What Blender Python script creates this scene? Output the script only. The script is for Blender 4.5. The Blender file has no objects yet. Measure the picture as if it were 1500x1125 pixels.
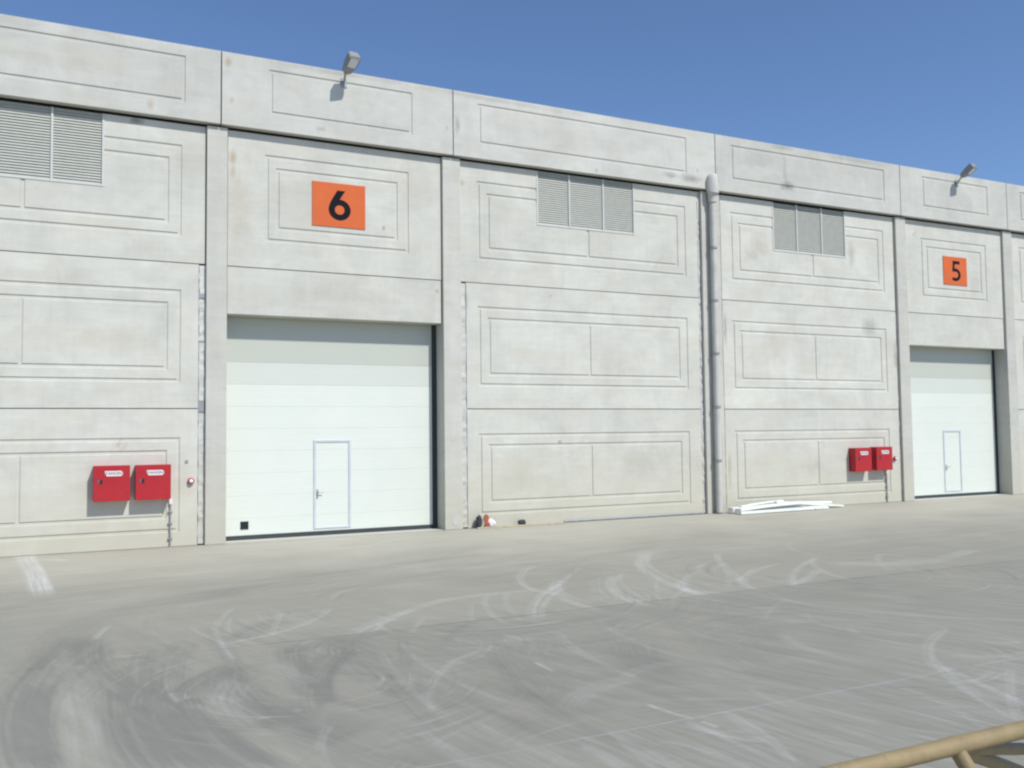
import bpy, bmesh, math, random
from mathutils import Vector, Matrix
random.seed(7)
D = bpy.data
SC = bpy.context.scene
COL = SC.collection
R = math.radians

# ------------------------------------------------------------------ helpers
def tag(o, label=None, cat=None, group=None, kind=None):
    if label: o['label'] = label
    if cat: o['category'] = cat
    if group: o['group'] = group
    if kind: o['kind'] = kind
    return o

def empty(name, loc, label, cat, group=None, rz=0.0):
    o = D.objects.new(name, None)
    o.empty_display_size = 0.2
    o.location = loc
    o.rotation_euler = (0, 0, rz)
    COL.objects.link(o)
    return tag(o, label, cat, group)

class MB:
    """collects shapes; build() links them as one mesh object"""
    def __init__(self, off=(0, 0, 0)):
        self.v = []; self.f = []; self.off = Vector(off)
    def add(self, vs, fs):
        n = len(self.v)
        self.v += [Vector(p) for p in vs]
        self.f += [tuple(i + n for i in f) for f in fs]
    def box(self, x0, x1, y0, y1, z0, z1, M=None):
        vs = [(x, y, z) for z in (z0, z1) for y in (y0, y1) for x in (x0, x1)]
        if M is not None: vs = [M @ Vector(p) for p in vs]
        self.add(vs, [(0, 2, 3, 1), (4, 5, 7, 6), (0, 1, 5, 4), (2, 6, 7, 3), (0, 4, 6, 2), (1, 3, 7, 5)])
        return self
    def tube(self, pts, r, n=16, cap=True, radii=None):
        pts = [Vector(p) for p in pts]
        rings = []
        up = None
        for i, p in enumerate(pts):
            if i == 0: t = pts[1] - p
            elif i == len(pts) - 1: t = p - pts[i - 1]
            else: t = (pts[i + 1] - p).normalized() + (p - pts[i - 1]).normalized()
            t.normalize()
            if up is None:
                up = Vector((0, 0, 1)) if abs(t.z) < 0.9 else Vector((0, -1, 0))
            a = t.cross(up).normalized(); b = a.cross(t).normalized(); up = b
            rr = radii[i] if radii else r
            rings.append([p + a * math.cos(2 * math.pi * k / n) * rr + b * math.sin(2 * math.pi * k / n) * rr for k in range(n)])
        vs = [q for ring in rings for q in ring]
        fs = []
        for i in range(len(rings) - 1):
            for k in range(n):
                k2 = (k + 1) % n
                fs.append((i * n + k, i * n + k2, (i + 1) * n + k2, (i + 1) * n + k))
        if cap:
            fs.append(tuple(range(n))); fs.append(tuple((len(rings) - 1) * n + k for k in range(n - 1, -1, -1)))
        self.add(vs, fs)
        return self
    def prism(self, outline, y0, y1, M=None):
        """outline in (x, z), extruded along y"""
        n = len(outline)
        vs = [Vector((x, y0, z)) for x, z in outline] + [Vector((x, y1, z)) for x, z in outline]
        if M is not None: vs = [M @ p for p in vs]
        fs = [tuple(range(n)), tuple(range(2 * n - 1, n - 1, -1))]
        fs += [(i, i + n, (i + 1) % n + n, (i + 1) % n) for i in range(n)]
        self.add(vs, fs)
        return self
    def build(self, name, mat, parent=None, bevel=0.0, smooth=False, seg=2):
        me = D.meshes.new(name)
        me.from_pydata([tuple(p - self.off) for p in self.v], [], self.f)
        bm = bmesh.new(); bm.from_mesh(me)
        bmesh.ops.recalc_face_normals(bm, faces=bm.faces)
        bm.to_mesh(me); bm.free()
        if mat: me.materials.append(mat)
        o = D.objects.new(name, me)
        COL.objects.link(o)
        if parent is not None: o.parent = parent
        else: o.location = self.off
        if smooth:
            for p in me.polygons: p.use_smooth = True
            m = o.modifiers.new('edges', 'EDGE_SPLIT'); m.split_angle = R(40)
        if bevel:
            m = o.modifiers.new('bevel', 'BEVEL'); m.width = bevel; m.segments = seg; m.limit_method = 'ANGLE'; m.angle_limit = R(40)
        return o

def copy_tree(o, parent=None):
    c = o.copy(); COL.objects.link(c)
    c.parent = parent
    for ch in o.children: copy_tree(ch, c)
    return c

# ------------------------------------------------------------------ node helpers
class NT:
    def __init__(self, name):
        self.m = D.materials.new(name); self.m.use_nodes = True
        self.t = self.m.node_tree; self.n = self.t.nodes; self.l = self.t.links
        self.b = self.n['Principled BSDF']
    def new(self, typ, **kw):
        x = self.n.new(typ)
        for k, v in kw.items(): setattr(x, k, v)
        return x
    def put(self, sock, v):
        if v is None: return
        if isinstance(v, bpy.types.NodeSocket): self.l.new(v, sock)
        else: sock.default_value = v
    def math(self, op, a, b=None, c=None, clamp=False):
        x = self.new('ShaderNodeMath', operation=op, use_clamp=clamp)
        self.put(x.inputs[0], a); self.put(x.inputs[1], b)
        if c is not None: self.put(x.inputs[2], c)
        return x.outputs[0]
    def noise(self, vec, scale, detail=4.0, rough=0.55, dist=0.0):
        x = self.new('ShaderNodeTexNoise')
        self.l.new(vec, x.inputs['Vector'])
        x.inputs['Scale'].default_value = scale; x.inputs['Detail'].default_value = detail
        x.inputs['Roughness'].default_value = rough; x.inputs['Distortion'].default_value = dist
        return x.outputs['Fac']
    def mapv(self, vec, scale=(1, 1, 1), rot=(0, 0, 0), loc=(0, 0, 0)):
        x = self.new('ShaderNodeMapping')
        self.l.new(vec, x.inputs['Vector'])
        x.inputs['Scale'].default_value = scale; x.inputs['Rotation'].default_value = rot; x.inputs['Location'].default_value = loc
        return x.outputs['Vector']
    def streak(self, vec, ang, along, across, scale=1.3, detail=5.0):
        x = self.new('ShaderNodeMapping'); x.vector_type = 'TEXTURE'
        self.l.new(vec, x.inputs['Vector'])
        x.inputs['Rotation'].default_value = (0, 0, R(ang)); x.inputs['Scale'].default_value = (1 / along, 1 / across, 1)
        return self.noise(x.outputs['Vector'], scale, detail, 0.62, 0.25)
    def ramp(self, f, lo, hi, a=0.0, b=1.0):
        x = self.new('ShaderNodeMapRange'); x.clamp = True
        self.put(x.inputs['Value'], f)
        for i, v in zip((1, 2, 3, 4), (lo, hi, a, b)): self.put(x.inputs[i], v)
        return x.outputs['Result']
    def mix(self, f, a, b, mode='MIX'):
        x = self.new('ShaderNodeMix', data_type='RGBA', blend_type=mode)
        self.put(x.inputs[0], f)
        for s, v in ((x.inputs[6], a), (x.inputs[7], b)):
            if isinstance(v, tuple): s.default_value = (*v[:3], 1)
            else: self.put(s, v)
        return x.outputs[2]
    def obj(self): return self.new('ShaderNodeTexCoord').outputs['Object']
    def pos(self): return self.new('ShaderNodeNewGeometry').outputs['Position']
    def sep(self, v):
        x = self.new('ShaderNodeSeparateXYZ'); self.l.new(v, x.inputs[0]); return x.outputs
    def bump(self, h, s, d=0.01):
        x = self.new('ShaderNodeBump'); self.put(x.inputs['Height'], h)
        x.inputs['Strength'].default_value = s; x.inputs['Distance'].default_value = d
        self.l.new(x.outputs[0], self.b.inputs['Normal'])
    def out(self, col=None, rough=None, metal=None, spec=None):
        for k, v in (('Base Color', col), ('Roughness', rough), ('Metallic', metal), ('Specular IOR Level', spec)):
            if v is None: continue
            if isinstance(v, tuple): v = (*v, 1)
            self.put(self.b.inputs[k], v)
        return self.m

def simple(name, col, rough=0.5, metal=0.0, var=0.12, scale=6.0, bump=0.0, spec=0.3, dirt=None):
    """a plain painted or bare surface with slight uneven wear"""
    t = NT(name)
    o = t.obj()
    n = t.noise(o, scale, 5, 0.6)
    f = t.ramp(n, 0.3, 0.7)
    c = t.mix(f, tuple(k * (1 - var) for k in col), tuple(min(1, k * (1 + var)) for k in col))
    if dirt:
        d = t.ramp(t.noise(o, scale * 2.3, 6, 0.7), 0.55, 0.75)
        c = t.mix(t.math('MULTIPLY', d, 0.6), c, dirt)
    if bump: t.bump(t.noise(o, 60, 4), bump)
    return t.out(c, t.ramp(n, 0.2, 0.8, rough - 0.06, rough + 0.08), metal, spec)

def concrete(name, base, mott=0.10, streak=0.06, dust=True, pits=True, stains=()):
    t = NT(name)
    o = t.pos()
    rnd = t.new('ShaderNodeObjectInfo').outputs['Random']
    shift = t.new('ShaderNodeCombineXYZ')
    t.put(shift.inputs[0], t.math('MULTIPLY', rnd, 37.0)); t.put(shift.inputs[2], t.math('MULTIPLY', rnd, 91.0))
    va = t.new('ShaderNodeVectorMath', operation='ADD'); t.l.new(o, va.inputs[0]); t.l.new(shift.outputs[0], va.inputs[1])
    v = va.outputs[0]
    cloud = t.noise(v, 0.9, 7, 0.6, 0.6)
    mid = t.noise(t.mapv(v, (1, 1, 2.2)), 2.6, 6, 0.65, 0.3)
    fine = t.noise(v, 28, 4, 0.7)
    run = t.noise(t.mapv(v, (5.0, 5.0, 0.25)), 1.6, 5, 0.6)          # rain runs down the face
    trowel = t.noise(t.mapv(v, (0.35, 1, 4.5)), 2.0, 5, 0.65, 0.8)   # casting marks along the panel
    f = t.math('ADD', t.math('MULTIPLY', t.math('SUBTRACT', cloud, 0.5), mott * 3.6), 1.0)
    f = t.math('ADD', f, t.math('MULTIPLY', t.math('SUBTRACT', mid, 0.5), mott * 1.5))
    f = t.math('ADD', f, t.math('MULTIPLY', t.math('SUBTRACT', fine, 0.5), mott * 0.6))
    f = t.math('ADD', f, t.math('MULTIPLY', t.math('SUBTRACT', run, 0.5), streak * 1.3))
    f = t.math('ADD', f, t.math('MULTIPLY', t.math('SUBTRACT', trowel, 0.5), streak * 2.0))
    f = t.math('ADD', f, t.math('MULTIPLY', t.math('SUBTRACT', rnd, 0.5), 0.09))
    sc = t.new('ShaderNodeVectorMath', operation='SCALE')
    sc.inputs[0].default_value = base; t.put(sc.inputs['Scale'], f)
    c = sc.outputs[0]
    # warm laitance patches
    warm = t.ramp(t.noise(t.mapv(v, (0.6, 1, 1.5), loc=(9, 0, 4)), 1.1, 5, 0.6), 0.48, 0.72)
    c = t.mix(t.math('MULTIPLY', warm, 0.5), c, tuple(b * k for b, k in zip(base, (0.97, 0.915, 0.83))))
    # scattered grey blots
    blot = t.ramp(t.noise(t.mapv(v, (1, 1, 1.2), loc=(3, 0, 8)), 2.3, 6, 0.7), 0.63, 0.78)
    c = t.mix(t.math('MULTIPLY', blot, 0.35), c, tuple(b * 0.66 for b in base))
    # small rusty spots
    vor = t.new('ShaderNodeTexVoronoi'); t.l.new(v, vor.inputs['Vector']); vor.inputs['Scale'].default_value = 0.55
    rust = t.math('MULTIPLY', t.ramp(vor.outputs['Distance'], 0.035, 0.085, 1, 0), t.ramp(t.noise(v, 9, 3), 0.42, 0.6))
    c = t.mix(t.math('MULTIPLY', rust, 0.4), c, (0.30, 0.20, 0.105))
    # single stains where they stand on the facade: (x, z, half width, half height, strength, colour)
    ragged = t.noise(o, 3.5, 5, 0.7)
    for (sx, sz, rx, rz, k, col) in stains:
        a = t.new('ShaderNodeVectorMath', operation='SUBTRACT'); t.l.new(o, a.inputs[0]); a.inputs[1].default_value = (sx, 0, sz)
        b = t.new('ShaderNodeVectorMath', operation='MULTIPLY'); t.l.new(a.outputs[0], b.inputs[0]); b.inputs[1].default_value = (1 / rx, 0, 1 / rz)
        l = t.new('ShaderNodeVectorMath', operation='LENGTH'); t.l.new(b.outputs[0], l.inputs[0])
        d = t.math('ADD', l.outputs['Value'], t.math('MULTIPLY', t.math('SUBTRACT', ragged, 0.5), 1.8))
        c = t.mix(t.math('MULTIPLY', t.ramp(d, 0.25, 1.05, 1, 0), k), c, col)
    if dust:   # splashed yard dust along the foot
        z = t.sep(o)[2]
        foot = t.math('MULTIPLY', t.ramp(t.math('ADD', z, t.math('MULTIPLY', t.math('SUBTRACT', mid, 0.5), 1.3)), 0.15, 2.2, 1, 0), 0.62)
        c = t.mix(foot, c, tuple(b * k for b, k in zip(base, (0.90, 0.865, 0.76))))
    if pits:
        t.bump(t.math('ADD', t.noise(v, 45, 4), t.math('MULTIPLY', mid, 1.5)), 0.12, 0.006)
    return t.out(c, 0.88, 0.0, 0.2)

# ------------------------------------------------------------------ materials
WALL = (0.538, 0.535, 0.478)
RUST, SOOT, BUFF = (0.40, 0.30, 0.19), (0.17, 0.17, 0.155), (0.40, 0.35, 0.27)
S_PAN = [(3.47, 8.50, .10, .22, .75, RUST), (3.46, 8.18, .08, .14, .5, RUST), (8.99, 8.54, .07, .10, .6, BUFF), (18.50, 7.75, .45, .42, .45, BUFF), (18.2, 7.45, .3, .2, .35, BUFF),
    (22.2, 7.75, .16, .5, .3, SOOT), (1.47, 9.03, .16, .10, .7, SOOT), (8.30, 5.78, .05, .06, .7, RUST), (6.95, 7.22, .05, .07, .6, SOOT), (11.67, 2.07, .07, .05, .6, SOOT),
    (5.2, 7.6, .9, 1.1, .22, BUFF), (7.7, 8.3, .5, .9, .25, BUFF), (3.6, 7.4, .35, 1.3, .35, BUFF), (5.9, 5.55, 1.6, .25, .25, BUFF), (22.9, 5.5, .4, .4, .35, SOOT), (9.03, 5.6, .10, .5, .35, SOOT),
    (10.3, 1.1, .9, .4, .25, BUFF), (14.4, 1.5, .8, .5, .2, SOOT), (1.0, 4.4, .9, .30, .22, BUFF), (-.4, 5.6, 1.2, .2, .22, BUFF), (13.3, 4.2, .7, .8, .18, BUFF), (19.0, 4.7, .6, .6, .25, BUFF), (20.4, 1.2, .5, .3, .25, SOOT),
    (17.15, 5.2, .08, .5, .5, SOOT), (17.2, 1.2, .08, .6, .45, SOOT), (24.0, 4.6, .10, .6, .4, SOOT), (27.8, 7.4, .5, .7, .2, BUFF), (5.5, 0.2, 40, .22, .22, BUFF)]
S_PAR = [(19.47, 9.58, .30, .17, .80, SOOT), (19.4, 10.1, .10, .6, .25, SOOT), (15.9, 9.40, .5, .13, .55, SOOT), (15.2, 9.42, .3, .10, .45, SOOT), (3.31, 10.55, .09, .13, .75, RUST), (3.40, 9.72, .06, .08, .6, BUFF),
    (1.72, 9.36, .10, .16, .5, RUST), (8.52, 9.80, .05, .08, .55, BUFF), (8.80, 9.95, .09, .25, .5, SOOT), (12.8, 9.27, .05, .06, .6, RUST), (16.15, 9.65, .06, .08, .5, RUST), (0.0, 10.0, 1.3, .16, .22, BUFF),
    (12.5, 10.0, 1.6, .3, .2, BUFF), (18.3, 10.2, 1.2, .3, .18, SOOT), (19.3, 10.72, .5, .10, .4, SOOT), (10.0, 10.7, 2.5, .08, .25, SOOT), (22.2, 10.7, 1.6, .08, .25, SOOT), (5.8, 10.72, 1.6, .06, .25, SOOT)]
M = {}
M['panel'] = concrete('cast_concrete', WALL, 0.14, 0.09, stains=S_PAN)
M['pilaster'] = concrete('column_concrete', (0.500, 0.495, 0.445), 0.11, 0.11)
M['parapet'] = concrete('parapet_concrete', (0.512, 0.512, 0.468), 0.14, 0.08, dust=False, stains=S_PAR)
M['mortar'] = concrete('mortar', (0.515, 0.525, 0.50), 0.14, 0.04, dust=True)
M['core'] = simple('shadow_gap', (0.12, 0.12, 0.115), 0.9)
M['roof'] = simple('roof_sheet', (0.42, 0.42, 0.41), 0.6)
M['louvre'] = simple('louvre_paint', (0.41, 0.422, 0.375), 0.45, 0.0, 0.06)
M['frame'] = simple('louvre_frame_paint', (0.53, 0.55, 0.52), 0.45, 0.0, 0.05)
M['alu'] = simple('grey_aluminium', (0.53, 0.57, 0.60), 0.4, 0.1, 0.06)
M['rubber'] = simple('black_rubber', (0.05, 0.058, 0.062), 0.7)
M['black'] = simple('black_plastic', (0.022, 0.022, 0.024), 0.45)
M['steel'] = simple('brushed_steel', (0.36, 0.37, 0.36), 0.35, 0.6)
M['red'] = simple('red_enamel', (0.39, 0.019, 0.026), 0.42, 0.0, 0.07, 3.0, spec=0.35)
M['sticker'] = simple('white_sticker', (0.72, 0.68, 0.68), 0.5, 0, 0.05)
M['ink'] = simple('printed_black', (0.014, 0.013, 0.018), 0.8, spec=0.08)
M['redink'] = simple('printed_grey', (0.16, 0.12, 0.15), 0.6)
M['orange'] = simple('orange_sign_paint', (0.60, 0.140, 0.050), 0.7, 0, 0.05, 2.0, spec=0.1)
M['pvc'] = simple('grey_pvc', (0.50, 0.495, 0.455), 0.75, 0, 0.10, 2.5, spec=0.12, dirt=(0.33, 0.33, 0.31))
M['galv'] = simple('galvanised_steel', (0.30, 0.315, 0.33), 0.5, 0.3, 0.12)
M['lamp'] = simple('grey_cast_aluminium', (0.27, 0.275, 0.265), 0.5, 0.1, 0.10)
M['lampglass'] = simple('lamp_glass', (0.62, 0.64, 0.66), 0.15, 0, 0.04, spec=0.6)
M['whiteboard'] = simple('white_board', (0.74, 0.76, 0.71), 0.5, 0, 0.07, 4.0)
M['timber'] = simple('pale_timber', (0.44, 0.39, 0.27), 0.75, 0, 0.2, 7.0)
M['stone'] = simple('dark_rubble', (0.05, 0.055, 0.065), 0.85, 0, 0.3, 20, bump=0.4)
M['terracotta'] = simple('terracotta', (0.42, 0.13, 0.075), 0.7, 0, 0.25, 14)
M['tan'] = simple('tan_paint', (0.275, 0.212, 0.112), 0.5, 0.0, 0.13, 9.0, bump=0.05, dirt=(0.15, 0.112, 0.07))

def door_paint():
    t = NT('white_door_paint')
    p = t.pos(); z = t.sep(p)[2]
    n = t.noise(p, 0.8, 4)
    c = t.mix(t.ramp(n, 0.3, 0.7), (0.635, 0.668, 0.60), (0.665, 0.695, 0.63))
    dust = t.ramp(t.noise(t.mapv(p, (0.25, 1, 3)), 1.5, 4), 0.5, 0.8)
    c = t.mix(t.math('MULTIPLY', dust, 0.10), c, (0.58, 0.58, 0.52))
    # the topmost sections are duller, in two steps
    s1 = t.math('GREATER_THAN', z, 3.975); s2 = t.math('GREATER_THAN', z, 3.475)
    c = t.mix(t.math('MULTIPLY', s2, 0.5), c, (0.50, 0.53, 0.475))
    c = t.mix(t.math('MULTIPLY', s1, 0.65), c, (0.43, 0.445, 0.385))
    return t.out(c, 0.5, 0.0, 0.3)
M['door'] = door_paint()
SKY_S, SUN_S, EXPO = 0.15, 4.0, 0.02
SKY_AIR, SKY_DUST, SKY_OZONE = 0.78, 0.6, 6.0
DARK = [
(47.788, -10.119, 47.565, -0.999, -0.039, 1.92, 0.3, 0.142),
(7.22, -12.289, 7.309, -0.991, 0.135, 2.502, 0.075, 0.475),
(6.675, -12.359, 6.672, -0.991, 0.133, 2.35, 0.06, 0.38),
(7.542, -12.066, 6.678, -1.0, -0.001, 1.017, 0.075, 0.427),
(14.475, -11.759, 13.821, -0.999, -0.04, 1.497, 0.075, 0.38),
(4.155, -12.8, 2.97, -0.961, -0.278, 0.655, 0.075, 0.475),
(5.034, -12.035, 3.467, -0.987, -0.161, 1.193, 0.075, 0.475),
(10.663, -13.227, 7.362, -1.0, -0.011, 1.397, 0.09, 0.38),
(10.829, -14.051, 7.05, -0.994, 0.111, 1.84, 0.09, 0.332),
(4.039, -12.711, 3.128, -0.943, 0.334, 0.795, 0.075, 0.38),
(5.678, -12.061, 3.491, -0.998, 0.07, 1.208, 0.075, 0.427),
(7.155, -13.486, 5.054, -0.917, 0.399, 1.373, 0.075, 0.38),
(8.677, -12.173, 2.08, -0.989, -0.147, 1.391, 0.15, 0.285),
(7.463, -13.972, 2.251, -0.975, -0.224, 1.022, 0.12, 0.285),
(9.258, -13.254, 4.469, -1.0, -0.016, 1.138, 0.12, 0.285),
(12.352, -11.072, 11.742, -0.987, -0.161, 1.096, 0.39, 0.342),
(4.3, -12.613, 3.325, -0.984, -0.181, 1.032, 0.3, 0.323),
(3.171, -12.208, 0.779, 0.678, 0.735, 0.761, 0.525, 0.217),
(12.042, -8.447, 11.463, -0.876, -0.482, 0.845, 0.33, 0.475),
(13.193, -11.126, 8.06, -0.986, -0.165, 1.207, 0.675, 0.186),
(7.552, -11.689, 7.82, -0.996, 0.087, 2.772, 0.33, 0.76),
(6.728, -11.731, 7.061, -0.999, 0.044, 2.215, 0.09, 0.57),
(2.865, -9.174, 2.733, -0.768, 0.641, 2.259, 0.51, 0.372),
(85.65, -130.952, 150.0, -0.544, 0.839, 4.536, 0.45, 0.198),
(-2.921, 9.381, 16.643, 0.48, -0.877, 4.254, 0.375, 0.266),
(6.554, -11.843, 6.679, -0.999, -0.045, 1.456, 0.18, 0.665),
(6.142, -9.825, 5.796, -0.995, -0.097, 1.714, 0.225, 0.76),
(9.137, -9.75, 8.639, -0.993, -0.121, 1.69, 0.15, 0.427),
(11.067, -12.106, 10.566, -0.999, -0.042, 1.395, 0.27, 0.665),
(7.043, -12.382, 6.31, -0.999, -0.05, 1.4, 0.45, 0.434),
(7.478, -12.232, 6.506, -0.994, -0.105, 1.231, 0.36, 0.855),
(4.925, -12.613, 3.808, -0.976, -0.216, 0.833, 0.21, 0.57),
(10.156, -11.516, 9.43, -0.998, 0.059, 1.418, 0.195, 0.57),
(9.759, -11.58, 8.905, -0.997, 0.078, 1.431, 0.12, 0.475),
(9.225, -11.901, 8.208, -0.992, 0.124, 1.485, 0.21, 0.617),
(4.667, -13.622, 4.0, -0.852, 0.523, 0.776, 0.24, 0.76),
(4.743, -11.872, 3.223, -0.997, -0.081, 1.15, 0.3, 0.855),
(-13.071, -22.73, 17.717, 0.845, 0.535, 0.567, 0.375, 0.665),
(-11.413, -10.211, 13.08, 1.0, -0.014, 1.093, 0.15, 0.57),
(7.547, -12.07, 5.406, -0.994, 0.107, 1.259, 0.21, 0.712),
(3.326, -12.032, 1.248, -0.806, -0.591, 0.497, 0.15, 0.475),
(6.321, -13.443, 4.37, -0.922, 0.386, 1.335, 0.24, 0.665),
(6.18, -13.566, 4.151, -0.912, 0.411, 1.271, 0.09, 0.475),
(3.586, -10.377, 1.749, -0.788, 0.616, 0.617, 0.27, 0.76),
(0.321, -2.85, 7.98, 0.318, -0.948, 0.874, 0.18, 0.475),
(7.74, -12.022, 4.922, -0.988, 0.153, 1.187, 0.375, 0.38),
(32.044, -20.386, 30.085, -0.953, 0.303, 0.733, 0.09, 0.57),
(3.021, -12.413, 0.259, -0.483, -0.875, 0.256, 0.21, 0.57),
(5.852, -11.988, 2.118, -0.73, 0.683, 0.688, 0.105, 0.57),
(13.867, -13.384, 10.736, -1.0, -0.018, 1.021, 0.45, 0.248),
(34.324, -15.09, 31.607, -0.998, 0.068, 1.096, 0.18, 0.475),
(10.091, -14.115, 6.016, -0.94, 0.34, 0.849, 0.525, 0.31),
(8.158, -13.926, 4.23, -0.99, 0.144, 0.888, 0.375, 0.475),
(9.878, -14.12, 4.632, -0.901, 0.434, 1.246, 0.45, 0.279),
(12.289, -15.641, 6.179, -0.84, 0.542, 1.367, 0.6, 0.248),
(9.209, -11.595, 1.929, -0.772, -0.635, 0.952, 0.45, 0.217),
(7.95, -13.054, 2.03, -0.776, -0.631, 0.924, 0.525, 0.217),
(8.543, -14.364, 3.504, -0.907, 0.421, 0.963, 0.3, 0.38),
(5.822, -15.877, 5.044, -0.102, 0.995, 1.264, 0.375, 0.38),
(6.638, 24.574, 35.431, 0.063, -0.998, 3.31, 0.675, 0.248),
(20.493, -1.365, 7.909, -0.85, -0.528, 2.813, 0.75, 0.186),
(15.744, -5.851, 3.91, 0.984, 0.179, 2.179, 0.75, 0.217),
(11.079, -26.617, 16.619, 0.099, 0.995, 2.741, 0.6, 0.217),
(11.655, -4.167, 5.023, 0.88, -0.475, 2.039, 0.75, 0.186),
(6.34, -12.393, 4.256, -0.929, -0.37, 1.088, 0.6, 0.248),
(5.237, -14.039, 1.704, -0.937, -0.349, 0.92, 0.375, 0.285),
(1.029, 13.444, 18.997, 0.245, -0.969, 2.157, 0.21, 0.285),
(-11.563, 28.963, 39.191, 0.461, -0.888, 3.337, 0.18, 0.285),
(40.656, -81.641, 81.998, -0.393, 0.92, 3.394, 0.18, 0.266),
(-0.386, 0.638, 5.458, 0.172, -0.985, 1.597, 0.3, 0.285),
(0.781, -7.036, 1.562, -0.564, 0.826, 1.01, 0.15, 0.285)
]
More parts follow.
